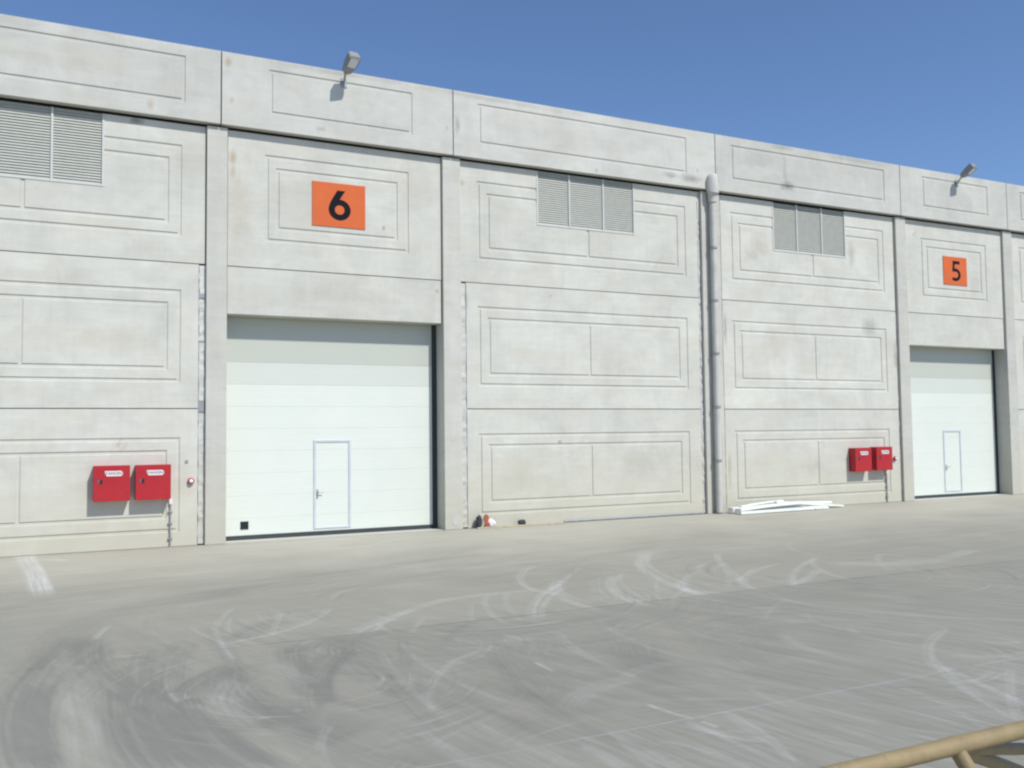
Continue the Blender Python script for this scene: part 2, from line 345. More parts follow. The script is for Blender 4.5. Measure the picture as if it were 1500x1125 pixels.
LIGHT = [
(4.808, -12.697, 3.742, -0.976, -0.217, 0.585, 0.05, 0.36),
(11.92, -13.207, 9.004, -0.995, 0.099, 1.324, 0.06, 0.42),
(8.998, -12.029, 5.631, -1.0, -0.01, 1.443, 0.05, 0.36),
(9.612, -12.896, 4.645, -0.992, 0.129, 1.222, 0.07, 0.42),
(9.412, -12.309, 3.637, -0.995, 0.099, 1.306, 0.06, 0.36),
(11.495, -12.32, 4.859, -0.994, -0.105, 1.365, 0.08, 0.36),
(9.168, -12.514, 0.937, -0.989, -0.145, 0.927, 0.06, 0.36),
(8.884, -13.532, 1.699, -0.985, 0.17, 0.84, 0.1, 0.36),
(8.758, -13.47, 5.699, -0.985, -0.17, 0.761, 0.06, 0.42),
(29.245, -11.803, 26.732, -0.996, -0.094, 0.548, 0.08, 0.42),
(7.543, -14.738, 1.788, -0.938, -0.348, 0.588, 0.05, 0.42),
(8.702, -15.017, 3.194, -0.998, 0.067, 0.855, 0.05, 0.36),
(2.998, -15.564, 1.343, 0.973, 0.23, 0.47, 0.07, 0.54),
(-2.915, -15.139, 7.484, 1.0, -0.008, 0.69, 0.05, 0.6),
(10.188, -13.855, 3.088, -0.586, 0.81, 0.807, 0.06, 0.3),
(17.647, -6.983, 1.006, -0.786, -0.618, 0.996, 0.1, 0.3),
(9.992, -9.141, 3.695, -0.879, 0.476, 1.374, 0.09, 0.72),
(7.82, -8.447, 1.448, -0.969, -0.247, 0.515, 0.08, 0.6),
(10.241, -12.399, 5.243, -0.798, 0.603, 1.47, 0.09, 0.84),
(10.42, -12.648, 5.389, -0.8, 0.6, 1.312, 0.06, 0.72),
(37.059, -34.016, 39.606, -0.747, 0.664, 1.184, 0.07, 0.54),
(9.027, -9.811, 2.655, -0.962, 0.272, 1.459, 0.1, 0.72),
(9.208, -9.692, 2.668, -0.952, 0.305, 1.281, 0.05, 0.48),
(13.174, -12.076, 6.785, -0.887, 0.462, 1.054, 0.06, 0.42),
(12.875, -11.968, 6.371, -0.866, 0.5, 1.09, 0.05, 0.42),
(10.495, -10.457, 3.382, -0.919, 0.395, 1.429, 0.13, 0.9),
(11.82, -10.85, 4.553, -0.903, 0.429, 1.34, 0.06, 0.6),
(14.351, -10.376, 6.076, -0.902, 0.432, 2.371, 0.13, 0.9),
(14.126, -9.974, 5.526, -0.906, 0.423, 2.199, 0.06, 0.66),
(9.025, -9.695, 0.709, -0.962, -0.273, 0.422, 0.15, 0.84),
(17.131, -15.656, 11.092, -0.826, 0.564, 1.202, 0.06, 0.54),
(9.693, -10.136, 1.458, -0.896, 0.444, 0.844, 0.12, 0.72),
(10.982, -11.017, 3.007, -0.587, 0.81, 0.882, 0.06, 0.48),
(9.678, -11.854, 2.6, -0.656, 0.755, 0.668, 0.05, 0.54),
(20.439, -14.33, 11.9, -0.852, 0.524, 1.931, 0.09, 0.66),
(12.218, -11.774, 3.539, -0.545, 0.839, 1.35, 0.1, 0.6),
(2.788, -3.689, 8.678, 0.779, -0.627, 0.962, 0.06, 0.48),
(11.44, -10.589, 2.262, -0.91, 0.414, 0.727, 0.1, 0.66),
(16.039, -15.17, 7.914, -0.641, 0.768, 1.795, 0.09, 0.66),
(6.419, -3.373, 7.624, 0.554, -0.832, 0.963, 0.1, 0.78),
(14.251, -10.846, 3.302, -0.837, 0.547, 1.478, 0.08, 0.66),
(15.033, -8.095, 2.407, -0.867, 0.498, 1.146, 0.06, 0.36),
(13.052, -8.547, 0.849, -0.328, -0.945, 0.84, 0.25, 0.6),
(16.765, -12.842, 5.395, -0.705, 0.709, 1.226, 0.08, 0.42),
(9.725, 5.313, 15.311, 0.307, -0.952, 1.528, 0.2, 0.48),
(8.624, -10.626, 3.648, -0.948, 0.317, 1.082, 0.06, 0.6),
(8.349, -11.075, 3.781, -0.926, 0.377, 0.697, 0.05, 0.48),
(10.027, -11.164, 4.853, -0.934, 0.358, 1.106, 0.06, 0.36),
(8.182, -14.309, 6.557, -0.648, 0.762, 1.419, 0.12, 0.54),
(4.489, -11.019, 1.574, -0.586, 0.81, 0.587, 0.04, 0.6),
(5.686, -11.229, 2.698, -0.06, 0.998, 0.885, 0.12, 0.6),
(6.244, -11.719, 3.276, -0.76, 0.65, 0.809, 0.08, 0.6),
(5.102, -10.008, 1.536, -1.0, 0.005, 0.282, 0.05, 0.6),
(20.402, -19.324, 18.86, -0.869, 0.494, 0.51, 0.05, 0.48),
(7.105, -9.942, 5.393, -0.975, 0.224, 1.245, 0.06, 0.6),
(10.233, -10.406, 8.545, -1.0, 0.026, 0.616, 0.05, 0.72),
(8.24, -10.028, 6.403, -0.985, 0.17, 0.673, 0.05, 0.48),
(1.089, -7.627, 2.366, 0.697, -0.717, 1.282, 0.07, 0.6),
(146.247, -51.898, 150.0, -0.958, 0.285, 0.793, 0.06, 0.48),
(3.059, -8.255, 0.433, -0.395, -0.919, 0.429, 0.05, 0.36),
(5.449, -13.921, 2.662, -0.876, 0.482, 0.926, 0.07, 0.456),
(4.863, -13.25, 1.774, -0.555, 0.832, 0.542, 0.09, 0.456),
(4.455, -11.396, 0.262, 0.927, 0.375, 0.163, 0.2, 0.42),
(4.909, -14.465, 1.135, -0.481, 0.877, 0.653, 0.18, 0.432),
(5.475, -13.899, 0.871, -0.214, 0.977, 0.503, 0.1, 0.36),
(-145.608, -13.426, 150.0, 1.0, 0.006, 0.234, 0.03, 1.44),
(6.088, -14.068, 1.525, -0.984, -0.177, 0.306, 0.035, 1.56),
(154.47, -6.941, 150.0, -0.999, -0.052, 0.102, 0.04, 1.08),
(5.785, -14.392, 1.327, -0.904, -0.427, 0.401, 0.06, 0.6),
(10.453, -16.562, 3.473, -0.62, 0.784, 1.148, 0.09, 0.66),
(12.1, -17.973, 5.614, -0.857, 0.515, 0.932, 0.09, 0.78),
(16.232, -18.313, 9.298, -0.934, 0.356, 0.756, 0.07, 0.72),
(13.218, -22.746, 9.361, -0.606, 0.795, 0.954, 0.06, 0.6),
(12.132, -10.657, 3.192, -0.876, -0.482, 2.074, 0.09, 0.42),
(11.345, -11.555, 2.401, -0.997, -0.074, 1.598, 0.05, 0.3),
(8.839, -13.233, 0.689, -0.997, -0.078, 0.63, 0.06, 0.42),
(9.082, -13.157, 0.22, 0.992, -0.123, 0.217, 0.04, 0.48),
(8.822, -13.777, 0.672, -0.314, -0.95, 0.491, 0.08, 0.48),
(9.369, -13.776, 0.337, -0.491, -0.871, 0.254, 0.06, 0.48),
(4.37, -14.501, 2.496, 0.958, -0.285, 0.829, 0.06, 0.48),
(-141.238, -42.261, 150.0, 0.983, 0.181, 0.705, 0.05, 0.42),
(2.058, -14.282, 2.94, 0.95, -0.312, 0.722, 0.06, 0.54),
(12.921, -17.138, 8.368, -0.973, 0.232, 0.803, 0.04, 0.48),
(5.925, -15.246, 2.053, -1.0, 0.023, 0.245, 0.08, 0.6),
(151.124, -43.285, 150.0, -0.982, 0.189, 0.483, 0.06, 0.48),
(2.305, -14.962, 1.265, 1.0, -0.014, 0.299, 0.08, 0.54),
(10.851, -16.28, 9.4, -0.948, 0.319, 0.778, 0.06, 0.18),
(3.493, -14.212, 1.734, -0.965, 0.261, 0.533, 0.05, 0.42),
(0.808, -9.414, 0.576, -0.161, -0.987, 0.168, 0.05, 0.84),
(7.027, -10.241, 6.713, -0.967, 0.255, 0.447, 0.05, 0.72),
(-1.21, -12.061, 2.218, 0.997, 0.079, 0.194, 0.06, 0.96),
(1.563, -12.834, 0.048, 0.028, -1.0, 0.047, 0.05, 0.84),
(1.862, -12.768, 0.045, -0.038, -0.999, 0.045, 0.05, 0.6),
(-0.84, -11.5, 6.83, 0.204, 0.979, 1.622, 0.05, 0.36),
(30.336, -10.338, 30.137, -0.999, -0.052, 1.292, 0.05, 0.3),
(0.048, -10.295, 0.205, 0.741, 0.672, 0.203, 0.1, 0.24),
(12.511, 0.09, 4.854, -0.899, -0.439, 1.26, 0.08, 0.6),
(9.709, -5.186, 4.907, -0.584, 0.812, 1.686, 0.06, 0.72),
(4.357, -4.377, 0.549, 0.377, 0.926, 0.543, 0.2, 0.3),
(-149.897, -13.747, 150.0, 0.997, 0.076, 3.323, 0.2, 1.92),
(-149.838, -12.48, 150.0, 0.998, 0.067, 3.138, 0.07, 1.44),
(-0.388, 0.374, 0.507, -0.432, -0.902, 0.502, 0.08, 1.8),
(-0.212, -1.282, 0.426, 0.516, 0.857, 0.369, 0.16, 1.68),
(55.358, -9.695, 55.152, -0.999, -0.041, 1.903, 0.3, 0.06),
(121.104, -9.943, 120.99, -1.0, -0.018, 1.583, 0.06, 0.36),
(81.463, -9.421, 81.198, -0.999, -0.034, 1.216, 0.05, 0.36),
(3.517, -12.588, 2.175, -0.989, 0.148, 0.831, 0.25, 0.42),
(10.247, -9.822, 8.344, -0.978, -0.21, 0.538, 0.18, 0.42),
(3.581, -0.91, 0.964, -0.868, -0.496, 0.954, 0.05, 0.36)
]
# ------------------------------------------------------------------ yard material: slabs, joints and tyre marks
def arc_group():
    g = D.node_groups.new('tyre_arc', 'ShaderNodeTree')
    I = g.interface
    I.new_socket('Acc', in_out='INPUT', socket_type='NodeSocketFloat')
    I.new_socket('P', in_out='INPUT', socket_type='NodeSocketVector')
    I.new_socket('C', in_out='INPUT', socket_type='NodeSocketVector')
    I.new_socket('Mid', in_out='INPUT', socket_type='NodeSocketVector')
    for nm in ('R', 'L', 'W', 'S', 'Seed'):
        I.new_socket(nm, in_out='INPUT', socket_type='NodeSocketFloat')
    I.new_socket('Acc', in_out='OUTPUT', socket_type='NodeSocketFloat')
    n, l = g.nodes, g.links
    gi = n.new('NodeGroupInput'); go = n.new('NodeGroupOutput')
    def put(s, v):
        if isinstance(v, bpy.types.NodeSocket): l.new(v, s)
        else: s.default_value = v
    def vm(op, a, b=None):
        x = n.new('ShaderNodeVectorMath'); x.operation = op; put(x.inputs[0], a)
        if b is not None: put(x.inputs[1], b)
        return x
    def mm(op, a, b=0.0, clamp=False):
        x = n.new('ShaderNodeMath'); x.operation = op; x.use_clamp = clamp; put(x.inputs[0], a); put(x.inputs[1], b)
        return x.outputs[0]
    def ss(v, lo, hi, a, b):
        x = n.new('ShaderNodeMapRange'); x.interpolation_type = 'SMOOTHSTEP'
        for i, q in enumerate((v, lo, hi, a, b)): put(x.inputs[i], q)
        return x.outputs[0]
    # (the vanishing term only makes the marks evaluate one after another)
    seq = mm('MULTIPLY', gi.outputs['Acc'], 1e-9)
    cs = n.new('ShaderNodeCombineXYZ'); l.new(seq, cs.inputs[2])
    pp = vm('ADD', gi.outputs['P'], cs.outputs[0]).outputs[0]
    d = vm('SUBTRACT', pp, gi.outputs['C']).outputs[0]
    ln = vm('LENGTH', d).outputs['Value']
    u = vm('NORMALIZE', d).outputs[0]
    r = mm('SUBTRACT', ln, gi.outputs['R'])                      # across the mark
    cr = vm('CROSS_PRODUCT', u, gi.outputs['Mid']).outputs[0]
    sx = n.new('ShaderNodeSeparateXYZ'); l.new(cr, sx.inputs[0])
    tn = mm('MULTIPLY', sx.outputs[2], gi.outputs['R'])          # along the mark
    dt = vm('DOT_PRODUCT', u, gi.outputs['Mid']).outputs['Value']
    a = mm('DIVIDE', mm('ABSOLUTE', r), gi.outputs['W'])
    prof = ss(a, 0.35, 1.1, 1.0, 0.0)
    e = mm('DIVIDE', mm('ABSOLUTE', tn), gi.outputs['L'])
    ends = ss(e, 0.66, 1.0, 1.0, 0.0)
    front = mm('GREATER_THAN', dt, 0.0)
    cx = n.new('ShaderNodeCombineXYZ')
    l.new(mm('MULTIPLY', r, 26.0), cx.inputs[0]); l.new(mm('MULTIPLY', tn, 0.35), cx.inputs[1]); l.new(gi.outputs['Seed'], cx.inputs[2])
    nz = n.new('ShaderNodeTexNoise'); nz.inputs['Scale'].default_value = 1.0; nz.inputs['Detail'].default_value = 1.5
    l.new(cx.outputs[0], nz.inputs['Vector'])
    tread = ss(nz.outputs['Fac'], 0.30, 0.70, 0.35, 1.0)
    m = mm('MULTIPLY', mm('MULTIPLY', prof, ends), mm('MULTIPLY', front, tread))
    o = mm('ADD', gi.outputs['Acc'], mm('MULTIPLY', m, gi.outputs['S']))
    l.new(o, go.inputs[0])
    return g

def yard_material(name, xa, xb, ya, yb):
    t = NT(name)
    def near(arcs):                    # only the marks that reach this slab
        out = []
        for a in arcs:
            cx, cy, r, mx, my, L, w, s = a
            h = math.asin(min(0.999, L / r)); m0 = math.atan2(my, mx)
            ys = [cy + r * math.sin(m0 + h * k / 10) for k in range(-10, 11)]
            xs = [cx + r * math.cos(m0 + h * k / 10) for k in range(-10, 11)]
            e = w * 1.1 + 0.15
            if max(ys) + e > ya and min(ys) - e < yb and max(xs) + e > xa and min(xs) - e < xb: out.append(a)
        return out
    P = t.pos()
    # slight wobble so that no mark is a perfect circle
    wob = t.new('ShaderNodeTexNoise'); t.l.new(P, wob.inputs['Vector']); wob.inputs['Scale'].default_value = 0.5; wob.inputs['Detail'].default_value = 2
    w1 = t.new('ShaderNodeVectorMath', operation='SUBTRACT'); t.l.new(wob.outputs['Color'], w1.inputs[0]); w1.inputs[1].default_value = (.5, .5, .5)
    w2 = t.new('ShaderNodeVectorMath', operation='MULTIPLY'); t.l.new(w1.outputs[0], w2.inputs[0]); w2.inputs[1].default_value = (.09, .09, 0)
    w3 = t.new('ShaderNodeVectorMath', operation='ADD'); t.l.new(P, w3.inputs[0]); t.l.new(w2.outputs[0], w3.inputs[1])
    Pw = w3.outputs[0]
    grp = arc_group()
    def chain(arcs, acc=None):
        if not arcs and acc is None:
            v = t.new('ShaderNodeValue'); v.outputs[0].default_value = 0.0; return v.outputs[0]
        for k, (cx, cy, r, mx, my, L, w, s) in enumerate(arcs):
            x = t.new('ShaderNodeGroup'); x.node_tree = grp
            if acc is None: x.inputs['Acc'].default_value = 0.0
            else: t.l.new(acc, x.inputs['Acc'])
            t.l.new(Pw, x.inputs['P'])
            x.inputs['C'].default_value = (cx, cy, 0); x.inputs['Mid'].default_value = (mx, my, 0)
            x.inputs['R'].default_value = r; x.inputs['L'].default_value = L; x.inputs['W'].default_value = w
            x.inputs['S'].default_value = s; x.inputs['Seed'].default_value = k * 3.7
            acc = x.outputs[0]
        return acc
    dark = chain(near(DARK))
    light = t.math('SUBTRACT', chain(near(LIGHT), dark), dark)
    X, Y, Z = t.sep(P)
    big = t.noise(P, 0.28, 5, 0.6, 0.4)
    mid = t.noise(P, 1.5, 6, 0.62, 0.3)
    fine = t.noise(P, 22, 4, 0.7)
    # driven-over streaks, two directions
    s1 = t.streak(P, -76, 0.30, 6.0)
    s2 = t.streak(P, -60, 0.26, 4.5)
    s3 = t.streak(P, 6, 0.20, 3.4)
    s4 = t.streak(P, -84, 0.55, 11.0)
    front = t.ramp(Y, -7.0, -10.5); rear = t.ramp(Y, -11.0, -6.5, 0.25, 1.0)
    # traffic wear: the lanes away from the wall are greyer and darker
    yy = t.math('ADD', Y, t.math('MULTIPLY', t.math('SUBTRACT', big, 0.5), 5.0))
    lane = t.math('MULTIPLY', t.ramp(yy, -2.0, -7.5), t.ramp(t.math('ADD', X, t.math('MULTIPLY', Y, 0.45)), -8.5, -4.8))
    c = t.mix(lane, YARD_NEAR, YARD_FAR)
    f = t.math('ADD', 1.0, t.math('MULTIPLY', t.math('SUBTRACT', mid, 0.5), 0.22))
    f = t.math('ADD', f, t.math('MULTIPLY', t.math('SUBTRACT', big, 0.5), 0.35))
    f = t.math('ADD', f, t.math('MULTIPLY', t.math('SUBTRACT', fine, 0.5), 0.10))
    f = t.math('ADD', f, t.math('MULTIPLY', t.math('ADD', t.math('SUBTRACT', s1, 0.5), t.math('MULTIPLY', t.math('SUBTRACT', s4, 0.5), 0.6)), t.math('MULTIPLY', front, 0.36)))
    f = t.math('ADD', f, t.math('MULTIPLY', t.math('SUBTRACT', s2, 0.5), t.math('MULTIPLY', front, 0.28)))
    f = t.math('ADD', f, t.math('MULTIPLY', t.math('SUBTRACT', s3, 0.5), t.math('MULTIPLY', rear, 0.34)))
    grit = t.noise(P, 70, 3, 0.8)
    f = t.math('ADD', f, t.math('MULTIPLY', t.math('SUBTRACT', grit, 0.5), 0.22))
    sc = t.new('ShaderNodeVectorMath', operation='SCALE'); t.put(sc.inputs[0], c); t.put(sc.inputs['Scale'], f)
    c = sc.outputs[0]
    # slab cast on the camera side of the first joint is a shade darker
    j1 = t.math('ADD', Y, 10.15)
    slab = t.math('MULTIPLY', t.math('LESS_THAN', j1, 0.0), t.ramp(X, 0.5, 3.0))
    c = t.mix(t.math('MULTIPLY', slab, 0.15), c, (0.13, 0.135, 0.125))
    # worn pale and buff patches
    patch = t.ramp(t.streak(P, -62, 0.7, 2.2, 0.9, 4), 0.52, 0.70)
    c = t.mix(t.math('MULTIPLY', patch, t.math('MULTIPLY', front, 0.42)), c, (0.345, 0.322, 0.268))
    rub = t.math('MULTIPLY', t.math('MINIMUM', dark, 1.05), t.ramp(mid, 0.25, 0.6, 0.75, 1.0))
    c = t.mix(t.math('MULTIPLY', rub, 0.47, clamp=True), c, (0.122, 0.127, 0.122))
    pale = t.math('MULTIPLY', t.math('MINIMUM', light, 2.2), t.ramp(t.math('ADD', t.math('MULTIPLY', mid, 0.6), t.math('MULTIPLY', fine, 0.4)), 0.38, 0.56, 0.45, 1.0))
    c = t.mix(t.math('MULTIPLY', pale, 0.41, clamp=True), c, (0.56, 0.56, 0.535))
    fore = t.math('MULTIPLY', t.math('LESS_THAN', Y, -14.55), t.ramp(s4, 0.45, 0.75))
    c = t.mix(t.math('MULTIPLY', fore, 0.28), c, (0.42, 0.42, 0.40))
    # grit and dirt swept against the wall
    grime = t.math('MULTIPLY', t.ramp(t.math('ADD', Y, t.math('MULTIPLY', t.math('SUBTRACT', t.noise(P, 2.2, 5, 0.7), 0.5), 0.7)), -0.32, 0.0), t.ramp(mid, 0.35, 0.65, 0.2, 1.0))
    c = t.mix(t.math('MULTIPLY', grime, 0.5), c, (0.20, 0.185, 0.15))
    # faint older turning marks: fine rings round the places where trucks swing
    for (cx, cy, r0, r1, fr, sd) in ((2.2, -12.0, 0.5, 2.9, 13.0, 1.0), (5.2, -8.6, 1.6, 4.6, 11.0, 5.0), (7.6, -13.6, 0.8, 3.4, 12.0, 9.0), (11.5, -9.6, 1.0, 5.0, 9.0, 13.0), (4.2, -16.2, 1.0, 3.6, 12.0, 17.0), (3.4, -11.0, 0.4, 1.9, 15.0, 21.0)):
        dv = t.new('ShaderNodeVectorMath', operation='SUBTRACT'); t.l.new(Pw, dv.inputs[0]); dv.inputs[1].default_value = (cx, cy, 0)
        rl = t.new('ShaderNodeVectorMath', operation='LENGTH'); t.l.new(dv.outputs[0], rl.inputs[0]); rl = rl.outputs['Value']
        ds = t.sep(dv.outputs[0])
        th = t.math('ARCTAN2', ds[1], ds[0])
        cb = t.new('ShaderNodeCombineXYZ'); t.put(cb.inputs[0], t.math('MULTIPLY', rl, fr)); t.put(cb.inputs[1], t.math('MULTIPLY', th, 1.1)); cb.inputs[2].default_value = sd
        rn = t.noise(cb.outputs[0], 1.0, 3, 0.6, 0.15)
        inside = t.math('MULTIPLY', t.ramp(rl, r0 * 0.7, r0 * 1.2), t.ramp(rl, r1 * 0.65, r1, 1, 0))
        some = t.math('MULTIPLY', inside, t.ramp(t.noise(t.mapv(P, (1, 1, 1), loc=(sd, 3, 0)), 0.55, 3), 0.40, 0.60))
        c = t.mix(t.math('MULTIPLY', some, t.ramp(rn, 0.44, 0.30, 0, 0.42)), c, (0.135, 0.138, 0.130))
        c = t.mix(t.math('MULTIPLY', some, t.ramp(rn, 0.57, 0.70, 0, 0.34)), c, (0.48, 0.48, 0.46))
    # sawn joints
    wy = t.math('ADD', Y, t.math('MULTIPLY', t.math('SUBTRACT', t.noise(P, 3.0, 3), 0.5), 0.03))
    for pos, half, col, k in ((-10.15, 0.016, (0.10, 0.102, 0.10), 0.55), (-14.55, 0.014, (0.36, 0.37, 0.375), 0.65), (-5.6, 0.012, (0.15, 0.15, 0.145), 0.25)):
        d = t.math('ABSOLUTE', t.math('SUBTRACT', wy, pos))
        m = t.math('MULTIPLY', t.ramp(d, half * 0.5, half * 1.6, 1, 0), t.math('MULTIPLY', t.ramp(X, 0.0, 4.5, 0.25, 1.0), t.ramp(t.noise(P, 1.1, 4), 0.38, 0.56, 0.25, 1.0)))
        c = t.mix(t.math('MULTIPLY', m, k), c, col)
    t.bump(t.math('ADD', fine, mid), 0.10, 0.004)
    return t.out(c, t.ramp(mid, 0.3, 0.7, 0.62, 0.80), 0.0, 0.25)
YARD_NEAR = (0.400, 0.384, 0.320)
YARD_FAR = (0.300, 0.291, 0.240)
XS = (-260, 0.4, 2.2, 4.5, 7.5, 11.5, 260)
YS = (-260, -14.2, -12.3, -10.15, -7.0, -3.5, 260)     # one sheet; each field carries only the wear that reaches it
mb = MB()
nx, ny = len(XS), len(YS)
mb.add([(x, y, 0) for y in YS for x in XS], [(j * nx + i, j * nx + i + 1, (j + 1) * nx + i + 1, (j + 1) * nx + i) for j in range(ny - 1) for i in range(nx - 1)])
gr = mb.build('ground', None)
k = 0
for j in range(ny - 1):
    for i in range(nx - 1):
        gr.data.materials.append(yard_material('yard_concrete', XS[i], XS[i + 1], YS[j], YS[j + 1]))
        gr.data.polygons[k].material_index = k; k += 1
tag(gr, 'grey concrete yard with swirling tyre marks in front of the warehouse', 'ground', kind='structure')
# ------------------------------------------------------------------ warehouse
WH = empty('warehouse', (12.5, 0, 0), 'long pale precast concrete warehouse with panelled walls and two white sectional doors', 'warehouse')
WO = tuple(WH.location)
GW, CH, DP = 0.082, 0.011, 0.020       # groove width, chamfer, depth
PH = 0.20                              # panel thickness

def groove_panel(name, x0, x1, z0, z1, yf, th, rings=(), mids=(), hole=None, mat=None):
    """cast panel whose face carries real recessed frames: a grid of cells, the grid points inside a groove pushed in"""
    xs, zs = {x0, x1}, {z0, z1}
    def marks(a, b): return (a, a + CH, b - CH, b)
    strips = []                        # (xa, xb, za, zb) of groove bottoms
    for (xa, xb, za, zb) in rings:
        for a in (xa, xb - GW): xs.update(q for q in marks(a, a + GW))
        for a in (za, zb - GW): zs.update(q for q in marks(a, a + GW))
        ia, ib, ja, jb = xa + CH, xb - CH, za + CH, zb - CH
        w = GW - 2 * CH
        strips += [(ia, ib, ja, ja + w), (ia, ib, jb - w, jb), (ia, ia + w, ja, jb), (ib - w, ib, ja, jb)]
    for (xm, za, zb) in mids:          # xm = right lip of an upright groove between two ring grooves
        xs.update(marks(xm - GW, xm))
        strips.append((xm - GW + CH, xm - CH, za, zb))
    if hole:
        xs.update(hole[:2]); zs.update(hole[2:])
    def merge(s):
        s = sorted(round(q, 4) for q in s); r = [s[0]]
        for q in s[1:]:
            if q - r[-1] > 0.0015: r.append(q)
        return r
    xs, zs = merge(xs), merge(zs)
    xs = [q for q in xs if x0 - 1e-4 <= q <= x1 + 1e-4]; zs = [q for q in zs if z0 - 1e-4 <= q <= z1 + 1e-4]
    e = 0.0016
    def deep(x, z): return any(a - e <= x <= b + e and c - e <= z <= d + e for a, b, c, d in strips)
    dep = {(i, k): (DP if deep(x, z) else 0.0) for i, x in enumerate(xs) for k, z in enumerate(zs)}
    inh = (lambda x, z: hole[0] < x < hole[1] and hole[2] < z < hole[3] + 0.01) if hole else (lambda x, z: False)
    mb = MB(WO)
    idx = {}
    vs, fs = [], []
    def vid(i, k):
        if (i, k) not in idx:
            idx[(i, k)] = len(vs); vs.append((xs[i], yf + dep[(i, k)], zs[k]))
        return idx[(i, k)]
    back = {}
    def bid(i, k):
        if (i, k) not in back:
            back[(i, k)] = len(vs); vs.append((xs[i], yf + th, zs[k]))
        return back[(i, k)]
    cell = {}
    for i in range(len(xs) - 1):
        for k in range(len(zs) - 1):
            cell[(i, k)] = not inh((xs[i] + xs[i + 1]) / 2, (zs[k] + zs[k + 1]) / 2)
    for (i, k), on in cell.items():
        if not on: continue
        q = [(i, k), (i + 1, k), (i + 1, k + 1), (i, k + 1)]
        ds = [dep[p] for p in q]
        ids = [vid(*p) for p in q]
        nd = sum(1 for d in ds if d > 0)
        if nd in (1, 3):
            odd = [j for j, d in enumerate(ds) if (d > 0) == (nd == 1)][0]
            r = [ids[(odd + j) % 4] for j in range(4)]
            fs += [(r[0], r[1], r[2]), (r[0], r[2], r[3])]
        else: fs.append(tuple(ids))
        for (di, dk), (a, b) in (((-1, 0), (3, 0)), ((1, 0), (1, 2)), ((0, -1), (0, 1)), ((0, 1), (2, 3))):
            if not cell.get((i + di, k + dk), False):
                fs.append((ids[b], ids[a], bid(*q[a]), bid(*q[b])))
    mb.add(vs, fs)
    return mb.build(name, mat or M['panel'], WH)

TOP, SOF = 10.785, 9.16                # parapet top and underside
J1, J2, OPN = 6.06, 2.92, 5.0
GAP = 0.010
PIL = [(-4.42, -3.98), (2.90, 3.335), (8.435, 8.905), (16.33, 16.99), (24.11, 24.565), (29.36, 29.83), (37.12, 37.57)]
for a, b in PIL:
    MB(WO).box(a, b, -0.08, 0.42, 0.0, SOF - 0.045).build('pilaster', M['pilaster'], WH, bevel=0.012)

def bay(xl, xr, out, inn, mid, vent=None, top_x=None, top_z=((6.635, 8.635), (6.90, 8.345))):
    lo = [(out[0], out[1], 0.305, 2.305), (inn[0], inn[1], 0.585, 2.04)]
    mi = [(out[0], out[1], 3.475, 5.475), (inn[0], inn[1], 3.745, 5.20)]
    up = [(out[0], out[1], *top_z[0]), (inn[0], inn[1], *top_z[1])]
    groove_panel('wall_panel', xl, xr, 0.008, J2 - GAP, 0.0, PH, lo, [(mid, 0.585 + CH, 2.04 - CH)])
    groove_panel('wall_panel', xl, xr, J2 + GAP, J1 - GAP, 0.0, PH, mi, [(mid, 3.745 + CH, 5.20 - CH)])
    mids = [(mid, 6.90 + CH, 8.345 - CH)]
    tl, tr = top_x or (xl, xr)
    groove_panel('wall_panel', tl, tr, J1 + GAP, 9.095, 0.0, PH, up, mids, hole=vent)

bay(-3.95, 2.755, (-3.66, 2.39), (-3.39, 2.13), -0.60, (-2.18, 0.85, 7.55, 9.095), (-3.95, 2.88))
bay(9.07, 16.23, (9.385, 15.82), (9.655, 15.55), 12.66, (11.08, 14.11, 7.67, 9.095), (8.925, 16.23))
bay(17.07, 24.06, (17.42, 23.62), (17.70, 23.39), 20.62, (19.02, 21.97, 7.62, 9.095))
bay(29.93, 37.02, (30.30, 36.66), (30.57, 36.38), 33.50, (31.95, 35.0, 7.62, 9.095))

def door_bay(xl, xr, out, inn, z_out, z_in):
    groove_panel('wall_panel', xl + 0.02, xr - 0.025, J1 + GAP, 9.095, 0.0, PH, [(*out, *z_out), (*inn, *z_in)])
    MB(WO).box(xl + 0.015, xr - 0.03, 0.0, 0.42, OPN, J1 - GAP).build('lintel', M['panel'], WH, bevel=0.012)
door_bay(3.335, 8.435, (4.165, 7.58), (4.405, 7.30), (6.665, 8.645), (6.945, 8.365))
door_bay(24.565, 29.36, (25.33, 28.54), (25.58, 28.28), (6.60, 8.55), (6.86, 8.29))

# mortar that fills the wide joints beside the pilasters
def mortar(x0, x1, z0, z1, y=0.008):
    mb = MB(WO); z = z0; n = int((z1 - z0) / 0.11)
    L, Rr = [], []
    for i in range(n + 1):
        z = z0 + (z1 - z0) * i / n
        L.append((x0 + random.uniform(-0.006, 0.010), y + random.uniform(-0.012, 0.022), z))
        Rr.append((x1 + random.uniform(-0.008, 0.004), y + random.uniform(-0.012, 0.02), z))
    vs = L + Rr; m = n + 1
    fs = [(i, m + i, m + i + 1, i + 1) for i in range(n)]
    vs2 = [(x, 0.15, z) for x, _, z in L] + [(x, 0.15, z) for x, _, z in Rr]
    b = 2 * m
    fs += [(i, i + 1, b + i + 1, b + i) for i in range(n)] + [(m + i, b + m + i, b + m + i + 1, m + i + 1) for i in range(n)]
    mb.add(vs + vs2, fs)
    mb.build('mortar_joint', M['mortar'], WH)
mortar(2.765, 2.898, 0.03, 2.83); mortar(2.765, 2.898, 3.09, 6.03)
mortar(8.907, 9.062, 0.03, 6.03)
mortar(16.245, 16.315, 0.03, 9.1)
mortar(17.0, 17.06, 0.03, 9.1)
